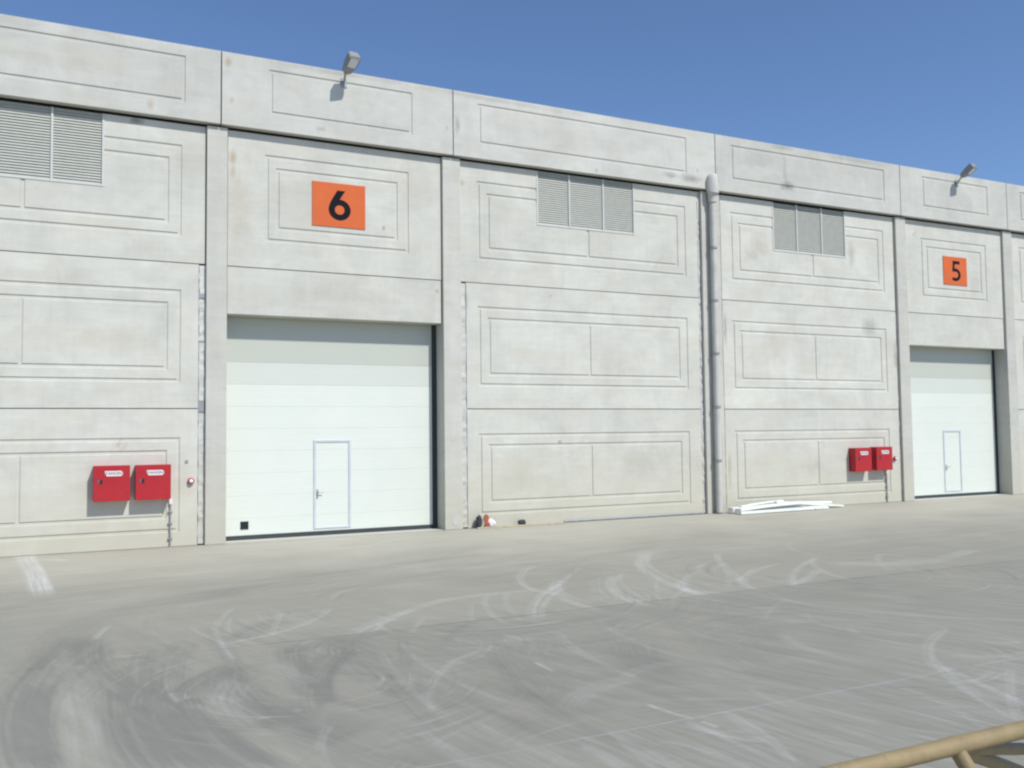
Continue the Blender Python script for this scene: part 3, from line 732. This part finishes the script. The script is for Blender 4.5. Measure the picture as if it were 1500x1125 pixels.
mortar(24.066, 24.106, 0.03, 6.0); mortar(29.84, 29.92, 0.03, 9.1)
for z0, z1 in ((2.84, 3.08), (5.31, 5.42), (4.35, 4.40)):
    MB(WO).box(2.75, 2.89, -0.004, 0.10, z0, z1).build('joint_block', M['galv'], WH, bevel=0.006)
mb = MB(WO)
mb.prism([(8.74 + 0.11 * math.cos(a * math.pi / 14), 0.20 + 0.125 * math.sin(a * math.pi / 14)) for a in range(28)], -0.086, -0.07)
mb.build('patched_hole', M['mortar'], WH, bevel=0.004)

# parapet
PAR = [(-4.25, 3.178), (3.178, 8.686), (8.686, 16.79), (16.79, 24.26), (24.26, 29.50), (29.50, 37.40)]
PR = [(-3.62, 2.43), (4.215, 7.62), (9.36, 15.77), (17.36, 23.55), (25.29, 28.50), (30.20, 36.55)]
for (a, b), (ra, rb) in zip(PAR, PR):
    groove_panel('parapet_panel', a + 0.014, b - 0.014, SOF, TOP, -0.18, 0.20, [(ra, rb, 9.52, 10.545)], mat=M['parapet'])
# bulk behind the cladding
MB(WO).box(-4.40, 37.55, 0.46, 27.0, OPN + 0.02, 10.3).box(-4.40, 3.30, 0.30, 0.46, 0.02, 10.3).box(8.45, 24.55, 0.30, 0.46, 0.02, 10.3)\
    .box(29.40, 37.55, 0.30, 0.46, 0.02, 10.3).box(3.30, 8.45, 0.24, 0.46, OPN + 0.6, 10.3).box(24.55, 29.40, 0.24, 0.46, OPN + 0.6, 10.3).build('inner_wall', M['core'], WH)
MB(WO).box(-4.42, -4.25, 0.0, 27.0, 0.0, 10.5).box(37.42, 37.6, 0.0, 27.0, 0.0, 10.5).box(-4.42, 37.6, 27.0, 27.2, 0, 10.5).build('end_wall', M['panel'], WH)
MB(WO).box(-4.2, 37.38, 0.03, 27.0, 10.32, 10.48).build('roof', M['roof'], WH)

# louvred vents under the parapet
def vent(x0, x1, z0, z1, bars):
    b = MB(WO)
    z = z0 + 0.07
    while z < z1 - 0.02:
        b.add([(x0 + 0.03, 0.010, z - 0.030), (x1 - 0.03, 0.010, z - 0.030), (x1 - 0.03, 0.038, z + 0.031), (x0 + 0.03, 0.038, z + 0.031),
               (x0 + 0.03, 0.014, z - 0.034), (x1 - 0.03, 0.014, z - 0.034), (x1 - 0.03, 0.042, z + 0.027), (x0 + 0.03, 0.042, z + 0.027)],
              [(0, 1, 2, 3), (7, 6, 5, 4), (0, 4, 5, 1), (2, 6, 7, 3)])
        z += 0.058
    b.box(x0 + 0.01, x1 - 0.01, 0.075, 0.085, z0 + 0.01, z1)
    v = b.build('louvre_vent', M['louvre'], WH)
    f = MB(WO)
    w = 0.045
    f.box(x0, x0 + w, -0.012, 0.08, z0, z1).box(x1 - w, x1, -0.012, 0.08, z0, z1).box(x0 + w, x1 - w, -0.012, 0.08, z0, z0 + w)
    for q in bars: f.box(q - w / 2, q + w / 2, -0.010, 0.07, z0 + w, z1)
    f.build('vent_frame', M['frame'], v, bevel=0.004)
vent(-2.18, 0.85, 7.55, 9.094, (-1.155, -0.13))
vent(11.08, 14.11, 7.67, 9.094, (12.06, 13.11))
vent(19.02, 21.97, 7.62, 9.094, (19.98, 20.98))
vent(31.95, 35.0, 7.62, 9.094, (32.95, 33.98))

# sectional doors
def sect_door(x0, x1, wk, grip):
    y = 0.43
    mb = MB(WO)
    z = 0.10; h = 0.4999
    k = 0
    while z < 5.05:
        z1 = min(z + 0.4999, 5.2) if k else 0.4749
        # one section: two slightly cushioned ribs, a fine seam between sections
        lines = [z, z + 0.006, z + (z1 - z) * 0.32, z + (z1 - z) * 0.335, z + (z1 - z) * 0.35, z + (z1 - z) * 0.66, z + (z1 - z) * 0.675, z + (z1 - z) * 0.69, z1 - 0.006, z1]
        offs = [0.006, 0.0, 0.0, 0.002, 0.0, 0.0, 0.002, 0.0, 0.0, 0.006]
        vs = [(xx, y + o, zz) for zz, o in zip(lines, offs) for xx in (x0, x1)]
        mb.add(vs, [(2 * i, 2 * i + 1, 2 * i + 3, 2 * i + 2) for i in range(len(lines) - 1)])
        z = z1; k += 1
    mb.box(x0, x1, y + 0.012, y + 0.05, 0.10, 5.2)
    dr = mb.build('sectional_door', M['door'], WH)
    MB(WO).box(x0, x1, y - 0.012, y + 0.05, 0.004, 0.099).build('bottom_seal', M['rubber'], dr)
    MB(WO).box(x1 + 0.002, x1 + 0.14, y - 0.004, y + 0.09, 0.004, 5.1).build('side_seal', M['rubber'], dr)
    a, b, c, d = wk
    w = 0.055
    MB(WO).box(a, a + w, y - 0.018, y + 0.006, c, d).box(b - w, b, y - 0.018, y + 0.006, c, d).box(a + w, b - w, y - 0.018, y + 0.006, d - w, d)\
        .box(a + w, b - w, y - 0.018, y + 0.006, c, c + 0.035).build('wicket_frame', M['alu'], dr, bevel=0.004)
    hx, hz = a + w + 0.035, c + (d - c) * 0.395
    hm = MB(WO)
    hm.box(hx - 0.018, hx + 0.018, y - 0.012, y + 0.004, hz - 0.11, hz + 0.10)
    hm.tube([(hx, y - 0.01, hz + 0.03), (hx, y - 0.055, hz + 0.03), (hx + 0.025, y - 0.062, hz + 0.03), (hx + 0.13, y - 0.062, hz + 0.028)], 0.011, 10)
    hm.tube([(hx, y - 0.011, hz - 0.05), (hx, y - 0.022, hz - 0.05)], 0.012, 12)
    hm.build('door_handle', M['steel'], dr, bevel=0.002)
    if grip:
        gx, gz, s = grip
        g = MB(WO)
        g.box(gx - s, gx + s, y - 0.014, y + 0.004, gz + s * 0.62, gz + s).box(gx - s, gx + s, y - 0.014, y + 0.004, gz - s, gz - s * 0.62)\
         .box(gx - s, gx - s * 0.62, y - 0.014, y + 0.004, gz - s * 0.62, gz + s * 0.62).box(gx + s * 0.62, gx + s, y - 0.014, y + 0.004, gz - s * 0.62, gz + s * 0.62)\
         .box(gx - s * 0.62, gx + s * 0.62, y - 0.003, y + 0.004, gz - s * 0.62, gz + s * 0.62).box(gx - s * 0.62, gx + s * 0.62, y - 0.012, y - 0.004, gz - 0.012, gz + 0.012)
        g.build('lifting_grip', M['black'], dr, bevel=0.003)
    return dr
sect_door(3.345, 8.31, (5.37, 6.255, 0.155, 2.205), (3.815, 0.325, 0.088))
sect_door(24.575, 29.24, (26.62, 27.48, 0.18, 2.23), None)
# door sills
for a, b in ((3.335, 8.435), (24.565, 29.36)):
    MB(WO).box(a, b, -0.02, 0.50, 0.0, 0.006).build('door_sill', M['mortar'], WH)

# ------------------------------------------------------------------ number signs
def sign(x0, x1, z0, z1, digit_mesh, label):
    r = empty('number_sign', ((x0 + x1) / 2, 0, z0), label, 'sign', 'orange number signs above the doors')
    off = tuple(r.location)
    MB(off).box(x0, x1, -0.020, -0.002, z0, z1).build('sign_board', M['orange'], r, bevel=0.002)
    digit_mesh(MB(off)).build('sign_digit', M['ink'], r)
def strip(mb, outer, inner, y0, y1):
    """solid band between two polylines of the same length (x, z)"""
    n = len(outer)
    vs = [(x, y0, z) for x, z in outer] + [(x, y0, z) for x, z in inner] + [(x, y1, z) for x, z in outer] + [(x, y1, z) for x, z in inner]
    fs = []
    for i in range(n - 1):
        fs += [(i, i + 1, n + i + 1, n + i), (2 * n + i, 3 * n + i, 3 * n + i + 1, 2 * n + i + 1), (i, 2 * n + i, 2 * n + i + 1, i + 1), (n + i, n + i + 1, 3 * n + i + 1, 3 * n + i)]
    fs += [(0, n, 3 * n, 2 * n), (n - 1, 3 * n - 1, 4 * n - 1, 2 * n - 1)]
    mb.add(vs, fs)
def six(mb):
    x0, x1, z0, z1 = 5.61, 6.135, 7.30, 8.00
    cx, rr = (x0 + x1) / 2, (x1 - x0) / 2
    cz = z0 + 0.245
    ro = (rr, 0.245); ri = (rr - 0.148, 0.245 - 0.135)
    O, I = [], []
    for k in range(49):
        a = 2 * math.pi * k / 48
        O.append((cx + ro[0] * math.cos(a), cz + ro[1] * math.sin(a))); I.append((cx + ri[0] * math.cos(a), cz + ri[1] * math.sin(a)))
    strip(mb, O, I, -0.0235, -0.019)
    # the stem sweeps from the left flank of the bowl up to a flat cut top
    L = [(x0 + 0.002, cz + 0.03), (x0 + 0.018, cz + 0.10), (x0 + 0.055, cz + 0.19), (x0 + 0.125, cz + 0.315), (x0 + 0.205, z1)]
    Q = [(x0 + 0.14, cz + 0.03), (x0 + 0.15, cz + 0.08), (x0 + 0.21, cz + 0.155), (x0 + 0.27, cz + 0.255), (x0 + 0.395, z1)]
    strip(mb, L, Q, -0.0242, -0.0192)
    return mb
def five(mb):
    x0, x1, z0, z1 = 26.775, 27.20, 7.215, 7.895
    mb.box(x0 + 0.05, x1 - 0.035, -0.0240, -0.019, z1 - 0.105, z1)
    strip(mb, [(x0 + 0.05, z1 - 0.10), (x0 + 0.02, z1 - 0.36)], [(x0 + 0.15, z1 - 0.10), (x0 + 0.125, z1 - 0.30)], -0.0236, -0.019)
    O, I = [], []
    cx, cz, ro, zo = x0 + 0.17, z0 + 0.215, (x1 - x0 - 0.17), 0.215
    for k in range(31):
        a = R(128 - 262 * k / 30)
        O.append((cx + ro * math.cos(a), cz + zo * math.sin(a))); I.append((cx + (ro - 0.115) * math.cos(a), cz + (zo - 0.105) * math.sin(a)))
    strip(mb, O, I, -0.0244, -0.0192)
    return mb
sign(5.23, 6.49, 7.14, 8.17, six, 'orange sign with a bold black 6 above the larger nearer white door')
sign(26.37, 27.52, 7.08, 8.03, five, 'orange sign with a black 5 above the smaller farther white door')

# ------------------------------------------------------------------ fire hose cabinets
def hose_cabinet(loc):
    W, H, DPT = 0.68, 0.715, 0.265
    r = empty('hose_cabinet', loc, 'x', 'cabinet', 'red fire hose cabinets on the wall')
    b = MB(); b.box(0, W, -DPT + 0.02, -0.001, 0, H)
    b.build('cabinet_body', M['red'], r, bevel=0.006)
    d = MB(); d.box(-0.004, W + 0.004, -DPT - 0.002, -DPT + 0.017, -0.004, H + 0.004)
    door = d.build('cabinet_door', M['red'], r, bevel=0.006)
    lk = MB(); lk.box(0.075, 0.115, -DPT - 0.007, -DPT - 0.002, 0.365, 0.43)
    lk.build('lock_plate', M['redink'], door, bevel=0.002)
    lk = MB(); lk.box(0.118, 0.165, -DPT - 0.016, -DPT - 0.002, 0.358, 0.436)
    lk.build('latch', M['black'], door, bevel=0.004)
    s = MB()
    pl = []
    for k in range(7):   # rounded right end of the sticker
        a = R(-90 + 30 * k); pl.append((0.505 + 0.04 * math.cos(a), 0.555 + 0.053 * math.sin(a)))
    s.prism([(0.245, 0.502)] + pl + [(0.205, 0.608), (0.215, 0.56)], -DPT - 0.0045, -DPT - 0.002)
    st = s.build('name_sticker', M['sticker'], door)
    cu = D.curves.new('lettering', 'FONT'); cu.body = 'YANGIN'; cu.size = 0.082; cu.extrude = 0.0008; cu.align_x = 'CENTER'; cu.align_y = 'CENTER'; cu.offset = 0.0015
    tmp = D.objects.new('lettering', cu); COL.objects.link(tmp)
    bpy.context.view_layer.update()
    me = D.meshes.new_from_object(tmp.evaluated_get(bpy.context.evaluated_depsgraph_get()))
    D.objects.remove(tmp)
    me.transform(Matrix.Translation((0.372, -DPT - 0.0055, 0.556)) @ Matrix.Rotation(R(90), 4, 'X'))
    me.materials.clear(); me.materials.append(M['redink'])
    lt = D.objects.new('lettering', me); COL.objects.link(lt); lt.parent = door
    return r
cab = hose_cabinet((0.713, 0, 1.03))
cab['label'] = 'large red hose cabinet without a conduit, in the pair near the larger door'
for x, z, lab in ((1.505, 1.027, 'red hose cabinet with a conduit at its corner, nearest the larger white door'),
                  (21.83, 1.015, 'small red hose cabinet of the farther pair on the side towards the downpipe'),
                  (22.73, 1.03, 'red hose cabinet of the farther pair next to the small farther alarm button')):
    c = copy_tree(cab); c.location = (x, 0, z); c['label'] = lab

# conduits under the cabinets
def conduit(x, z1, lab):
    r = empty('conduit', (x, 0, 0), lab, 'conduit', 'conduits below the hose cabinets')
    b = MB((x, 0, 0)); b.tube([(x, -0.03, 0.0), (x, -0.03, z1 - 0.06)], 0.017, 12); b.build('pipe', M['galv'], r, smooth=True)
    b = MB((x, 0, 0)); b.tube([(x, -0.03, z1 - 0.12), (x, -0.03, z1)], 0.036, 12); b.build('coupling', M['sticker'], r, smooth=True)
    for z in (0.18, 0.50, 0.74):
        b = MB((x, 0, 0)); b.box(x - 0.045, x + 0.045, -0.056, -0.001, z - 0.012, z + 0.012); b.build('clip', M['galv'], r, bevel=0.003)
conduit(2.205, 1.02, 'thin grey conduit running to the ground under the cabinet near the larger door')
conduit(23.40, 1.03, 'thin grey conduit running to the ground under the cabinet near the farther door')

# alarm buttons
def alarm(x, z, lab):
    r = empty('alarm_button', (x, 0, z), lab, 'alarm', 'round fire alarm buttons on the wall')
    b = MB((x, 0, z)); b.tube([(x, -0.001, z), (x, -0.05, z), (x, -0.065, z)], 0.07, 24, radii=[0.068, 0.068, 0.058]); b.build('housing', M['red'], r, smooth=True)
    b = MB((x, 0, z)); b.tube([(x, -0.062, z), (x, -0.085, z), (x, -0.098, z), (x, -0.104, z)], 0.04, 20, radii=[0.046, 0.042, 0.028, 0.008]); b.build('push_dome', M['sticker'], r, smooth=True)
    return r
al = alarm(2.615, 1.37, 'small round red alarm button with white dome beside the nearer pair of cabinets')
c = copy_tree(al); c.location = (23.80, 0, 1.36); c['label'] = 'tiny red alarm button beside the farther pair of cabinets'
mb = MB((2.53, 0, 1.79)); mb.tube([(2.53, -0.001, 1.79), (2.53, -0.02, 1.79)], 0.035, 14)
tag(mb.build('wall_socket', M['galv'], None, bevel=0.004), 'tiny grey knob on the wall above the nearer round alarm button', 'fixing')

# ------------------------------------------------------------------ downpipe
r = empty('downpipe', (16.62, -0.2, 0), 'grey plastic downpipe running up the wall beside the bundle of white boards', 'downpipe')
o = tuple(r.location)
px, py = 16.62, -0.215
b = MB(o); b.tube([(px, py, 0.03), (px, py, 8.95)], 0.088, 24); b.build('pipe', M['pvc'], r, smooth=True)
b = MB(o)
b.tube([(px, py, 8.78), (px, py, 8.95), (px, py - 0.005, 9.08), (px, py - 0.02, 9.095), (px, py - 0.02, 9.44), (px, py + 0.0, 9.54), (px, py + 0.03, 9.59)], 0.12, 20,
       radii=[0.118, 0.118, 0.165, 0.185, 0.18, 0.13, 0.03])
b.build('hopper_head', M['pvc'], r, smooth=True)
b = MB(o); b.tube([(px + 0.05, -0.40, 9.40), (px + 0.05, -0.17, 9.42)], 0.09, 16); b.build('outlet', M['pvc'], r, smooth=True)
for z in (1.48, 2.98, 4.48, 5.98, 7.48):
    b = MB(o); b.tube([(px, py, z - 0.03), (px, py, z + 0.03)], 0.109, 24)
    b.box(px + 0.06, px + 0.20, -0.115, -0.078, z - 0.02, z + 0.02)
    b.build('pipe_clip', M['galv'], r, smooth=True)
b = MB(o); b.tube([(px, py, 0.012), (px, py, 0.05)], 0.108, 20); b.build('shoe', M['galv'], r, smooth=True)

# ------------------------------------------------------------------ floodlights on the parapet
def floodlight(loc):
    r = empty('floodlight', loc, 'x', 'floodlight', 'floodlights on the parapet')
    b = MB(); b.box(-0.07, 0.07, -0.02, -0.001, -0.12, 0.10); b.build('wall_plate', M['galv'], r, bevel=0.004)
    b = MB(); b.tube([(0, -0.015, -0.02), (-0.005, -0.06, 0.0), (-0.015, -0.13, 0.07), (-0.025, -0.24, 0.16)], 0.024, 10); b.build('arm', M['galv'], r, smooth=True)
    T = Matrix.Translation((-0.03, -0.16, 0.12)) @ Matrix.Rotation(R(16), 4, 'Z') @ Matrix.Rotation(R(-35), 4, 'X') @ Matrix.Rotation(R(177), 4, 'Z') @ Matrix.Scale(0.88, 4)
    h = MB()
    # long tapered housing reaching out over the yard: local +y runs outwards, the lens lies in its underside
    sec = [(0.06, 0.055, 0.045), (0.14, 0.12, 0.085), (0.34, 0.155, 0.11), (0.62, 0.165, 0.12), (0.66, 0.14, 0.10)]
    vs, fs = [], []
    for y, hx, hz in sec:
        for cx, cz in ((-hx, -hz), (hx, -hz), (hx, hz * 0.5), (hx * 0.7, hz), (-hx * 0.7, hz), (-hx, hz * 0.5)):
            vs.append(T @ Vector((cx, y, cz)))
    n6 = 6
    for i in range(len(sec) - 1):
        for k in range(n6):
            fs.append((n6 * i + k, n6 * i + (k + 1) % n6, n6 * i + n6 + (k + 1) % n6, n6 * i + n6 + k))
    fs += [tuple(range(n6)), tuple(range(n6 * len(sec) - 1, n6 * len(sec) - 1 - n6, -1))]
    h.add(vs, fs)
    head = h.build('lamp_head', M['lamp'], r, bevel=0.006)
    g = MB(); g.box(-0.12, 0.12, 0.33, 0.60, -0.132, -0.122, T); g.build('glass', M['lampglass'], head, bevel=0.002)
    g = MB(); g.box(-0.145, -0.12, 0.31, 0.62, -0.137, -0.112, T).box(0.12, 0.145, 0.31, 0.62, -0.137, -0.112, T).box(-0.12, 0.12, 0.60, 0.62, -0.137, -0.112, T).box(-0.12, 0.12, 0.31, 0.33, -0.137, -0.112, T)
    g.build('bezel', M['lamp'], head, bevel=0.003)
    return r
fl = floodlight((5.93, -0.18, 10.52))
fl['label'] = 'grey floodlight on the parapet above the sign with the 6'
c = copy_tree(fl); c.location = (26.95, -0.18, 10.50); c['label'] = 'small grey floodlight on the parapet above the sign with the 5'

# ------------------------------------------------------------------ things lying along the wall
# bundle of white boards
base = (16.95, -0.35)
specs = [  # x0, x1, y, z at start, z at end, width, thickness, label
    (16.86, 20.15, -0.60, 0.010, 0.012, 0.32, 0.075, 'long white board lying lowest on the ground at the front of the bundle'),
    (16.84, 19.70, -0.34, 0.010, 0.014, 0.22, 0.16, 'thick white board lying against the wall at the back of the bundle'),
    (16.90, 19.35, -0.58, 0.092, 0.190, 0.26, 0.065, 'white board on top of the bundle with its raised end away from the downpipe'),
    (17.60, 20.75, -0.24, 0.178, 0.110, 0.18, 0.06, 'white board sloping along the wall behind the raised boards'),
    (18.35, 21.00, -0.46, 0.240, 0.012, 0.20, 0.05, 'white board sloping down to the ground at the far end of the bundle'),
    (17.10, 18.70, -0.42, 0.165, 0.265, 0.14, 0.04, 'short narrow white board lying topmost on the bundle'),
]
for x0, x1, y, za, zb, w, th, lab in specs:
    L = x1 - x0
    mb = MB((x0, y, 0))
    n = 10
    vs, fs = [], []
    for i in range(n + 1):
        s = i / n
        x = x0 + L * s; z = za + (zb - za) * s + 0.02 * math.sin(math.pi * s) * (1 if zb > 0.02 else 0.3)
        yy = y + 0.05 * math.sin(s * 2.2 + x0) - 0.04
        vs += [(x, yy - w / 2, z), (x, yy + w / 2, z), (x, yy + w / 2, z + th), (x, yy - w / 2, z + th)]
    for i in range(n):
        for k in range(4):
            fs.append((4 * i + k, 4 * i + 4 + k, 4 * i + 4 + (k + 1) % 4, 4 * i + (k + 1) % 4))
    fs += [(0, 1, 2, 3), (4 * n + 3, 4 * n + 2, 4 * n + 1, 4 * n)]
    mb.add(vs, fs)
    tag(mb.build('white_board', M['whiteboard'], None, bevel=0.004), lab, 'board', 'white boards lying along the wall')
mb = MB((19.1, -0.78, 0)); mb.tube([(18.85, -0.80, 0.035), (19.15, -0.775, 0.05), (19.40, -0.77, 0.05), (19.62, -0.80, 0.03)], 0.034, 10, radii=[0.012, 0.03, 0.034, 0.012])
tag(mb.build('black_hose', M['stone'], None, smooth=True), 'short dark scrap of hose lying in front of the white boards', 'scrap')

# batten, rubble and broken pot at the foot of the wall
mb = MB((10.3, -0.42, 0)); mb.box(9.18, 11.62, -0.31, -0.26, 0.003, 0.040)
tag(mb.build('batten', M['timber'], None, bevel=0.003), 'thin pale timber batten lying along the foot of the wall', 'batten')
mb = MB((14.0, -0.05, 0)); mb.tube([(11.75, -0.045, 0.030), (13.2, -0.04, 0.030), (14.8, -0.05, 0.031), (16.2, -0.042, 0.030)], 0.027, 10)  # rod added to draw the shadow line in the gap under the wall
tag(mb.build('gap_shade_rod', M['galv'], None, smooth=True), 'thin blue grey rod added as the shaded gap line along the foot of the wall towards the downpipe', 'pipe')
def rock(name, c, s, mat, seed, lab, cat, flat=0.75):
    rnd = random.Random(seed)
    bm = bmesh.new(); bmesh.ops.create_icosphere(bm, subdivisions=2, radius=1.0)
    for v in bm.verts:
        k = 1 + rnd.uniform(-0.22, 0.22)
        v.co = Vector((v.co.x * s[0] * k, v.co.y * s[1] * k, max(-flat, v.co.z) * s[2] * k))
    mn = min(v.co.z for v in bm.verts)
    for v in bm.verts: v.co.z -= mn
    me = D.meshes.new(name); bm.to_mesh(me); bm.free(); me.materials.append(mat)
    o = D.objects.new(name, me); o.location = c; COL.objects.link(o)
    if lab: tag(o, lab, cat)
    return o
rock('rubble_stone', (10.45, -0.16, 0.002), (0.11, 0.07, 0.085), M['stone'], 4, 'small dark lump of rubble lying behind the timber batten', 'stone')
rock('rubble_stone', (9.30, -0.14, 0.002), (0.09, 0.08, 0.18), M['stone'], 9, 'dark grey lump leaning behind the broken terracotta shard', 'stone')
mb = MB((9.46, -0.2, 0)); mb.prism([(9.40, 0.002), (9.51, 0.002), (9.56, 0.11), (9.49, 0.17), (9.52, 0.27), (9.46, 0.35), (9.40, 0.34), (9.37, 0.22), (9.42, 0.12)], -0.215, -0.175,
    Matrix.Translation((9.46, -0.2, 0)) @ Matrix.Rotation(R(12), 4, 'X') @ Matrix.Translation((-9.46, 0.2, 0)))
tag(mb.build('terracotta_shard', M['terracotta'], None, bevel=0.008), 'broken orange terracotta shard standing at the foot of the wall', 'shard')
rock('plaster_lump', (9.62, -0.16, 0.002), (0.11, 0.06, 0.12), M['sticker'], 12, 'white plaster lump beside the terracotta shard', 'lump')

# ------------------------------------------------------------------ tubular lattice frame close to the camera
r = empty('lattice_frame', (4.6, -18.2, 0), 'tan painted tubular steel lattice frame close to the camera at the corner', 'steel frame')
o = tuple(r.location)
def tube(name, a, b, rad, n=20):
    m = MB(o); m.tube([a, b], rad, n); return m.build(name, M['tan'], r, smooth=True)
YT, ZT, ZB = -18.214, 1.1, 0.55
tube('top_chord', (1.9, YT, ZT), (8.4, YT, ZT), 0.034, 28)
tube('lower_chord', (3.0, -18.55, ZB), (8.4, -18.55, ZB), 0.026)
tube('lower_chord', (3.0, -17.70, ZB), (8.4, -17.70, ZB), 0.026)
for nx in (3.14, 5.6):
    tube('web_tube', (nx, YT, ZT - 0.01), (nx + 0.10, -18.55, ZB), 0.031)
    tube('web_tube', (nx, YT, ZT - 0.01), (nx + 1.34, -17.70, ZB), 0.030)
    tube('web_tube', (nx, YT, ZT - 0.01), (min(nx + 2.35, 8.3), -17.70, ZB), 0.025)
for x in (3.05, 5.7, 8.35):
    tube('cross_tube', (x, -18.55, ZB), (x, -17.70, ZB), 0.020)
for x in (3.02, 8.38):
    for y in (-18.55, -17.70):
        tube('leg', (x, y, 0.0), (x, y, ZB), 0.024)
for nx in (3.14, 5.6):   # weld collar at each node
    m = MB(o); m.tube([(nx - 0.05, YT, ZT), (nx - 0.02, YT, ZT), (nx + 0.03, YT, ZT), (nx + 0.06, YT, ZT)], 0.036, 24, radii=[0.0342, 0.0365, 0.0365, 0.0342]); m.build('weld', M['tan'], r, smooth=True)

# ------------------------------------------------------------------ sky, sun, camera
EL, AZ = R(48.0), R(21.8)              # sun height; bearing to the right of the wall's outward normal
sd = Vector((math.sin(AZ) * math.cos(EL), -math.cos(AZ) * math.cos(EL), math.sin(EL)))
W = D.worlds.new('World'); SC.world = W; W.use_nodes = True
wn, wl = W.node_tree.nodes, W.node_tree.links
sky = wn.new('ShaderNodeTexSky'); sky.sky_type = 'NISHITA'; sky.sun_disc = False
sky.sun_elevation = EL; sky.sun_rotation = math.atan2(sd.x, sd.y)
sky.air_density = SKY_AIR; sky.dust_density = SKY_DUST; sky.ozone_density = SKY_OZONE; sky.altitude = 0
wl.new(sky.outputs[0], wn['Background'].inputs['Color'])
wn['Background'].inputs['Strength'].default_value = SKY_S
L = D.lights.new('sun', 'SUN'); L.energy = SUN_S; L.angle = R(0.55); L.color = (1.0, 0.965, 0.90)
so = D.objects.new('sun', L); COL.objects.link(so)
so.rotation_euler = sd.to_track_quat('Z', 'Y').to_euler()

cam = D.cameras.new('camera'); co = D.objects.new('camera', cam); COL.objects.link(co)
cam.sensor_width = 36.0; cam.lens = 36.0 * 1344.6 / 1500.0; cam.clip_start = 0.1; cam.clip_end = 1000
rt = Vector((0.895291, -0.445332, -0.01155)); fw = Vector((0.44529, 0.893845, 0.052515)); fw.normalize()
up = rt.cross(fw).normalized(); rt = fw.cross(up).normalized()
mat = Matrix(((rt.x, up.x, -fw.x), (rt.y, up.y, -fw.y), (rt.z, up.z, -fw.z))).to_4x4()
mat.translation = Vector((0, -20.7, 2.332))
co.matrix_world = mat
SC.camera = co

SC.render.engine = 'CYCLES'
SC.view_settings.view_transform = 'Standard'
try: SC.view_settings.look = 'None'
except Exception: pass
SC.view_settings.exposure = EXPO; SC.view_settings.gamma = 1.0
SC.view_settings.use_curve_mapping = False
SC.cycles.filter_width = 2.3           # the photograph is slightly soft all over
SC.cycles.max_bounces = 6
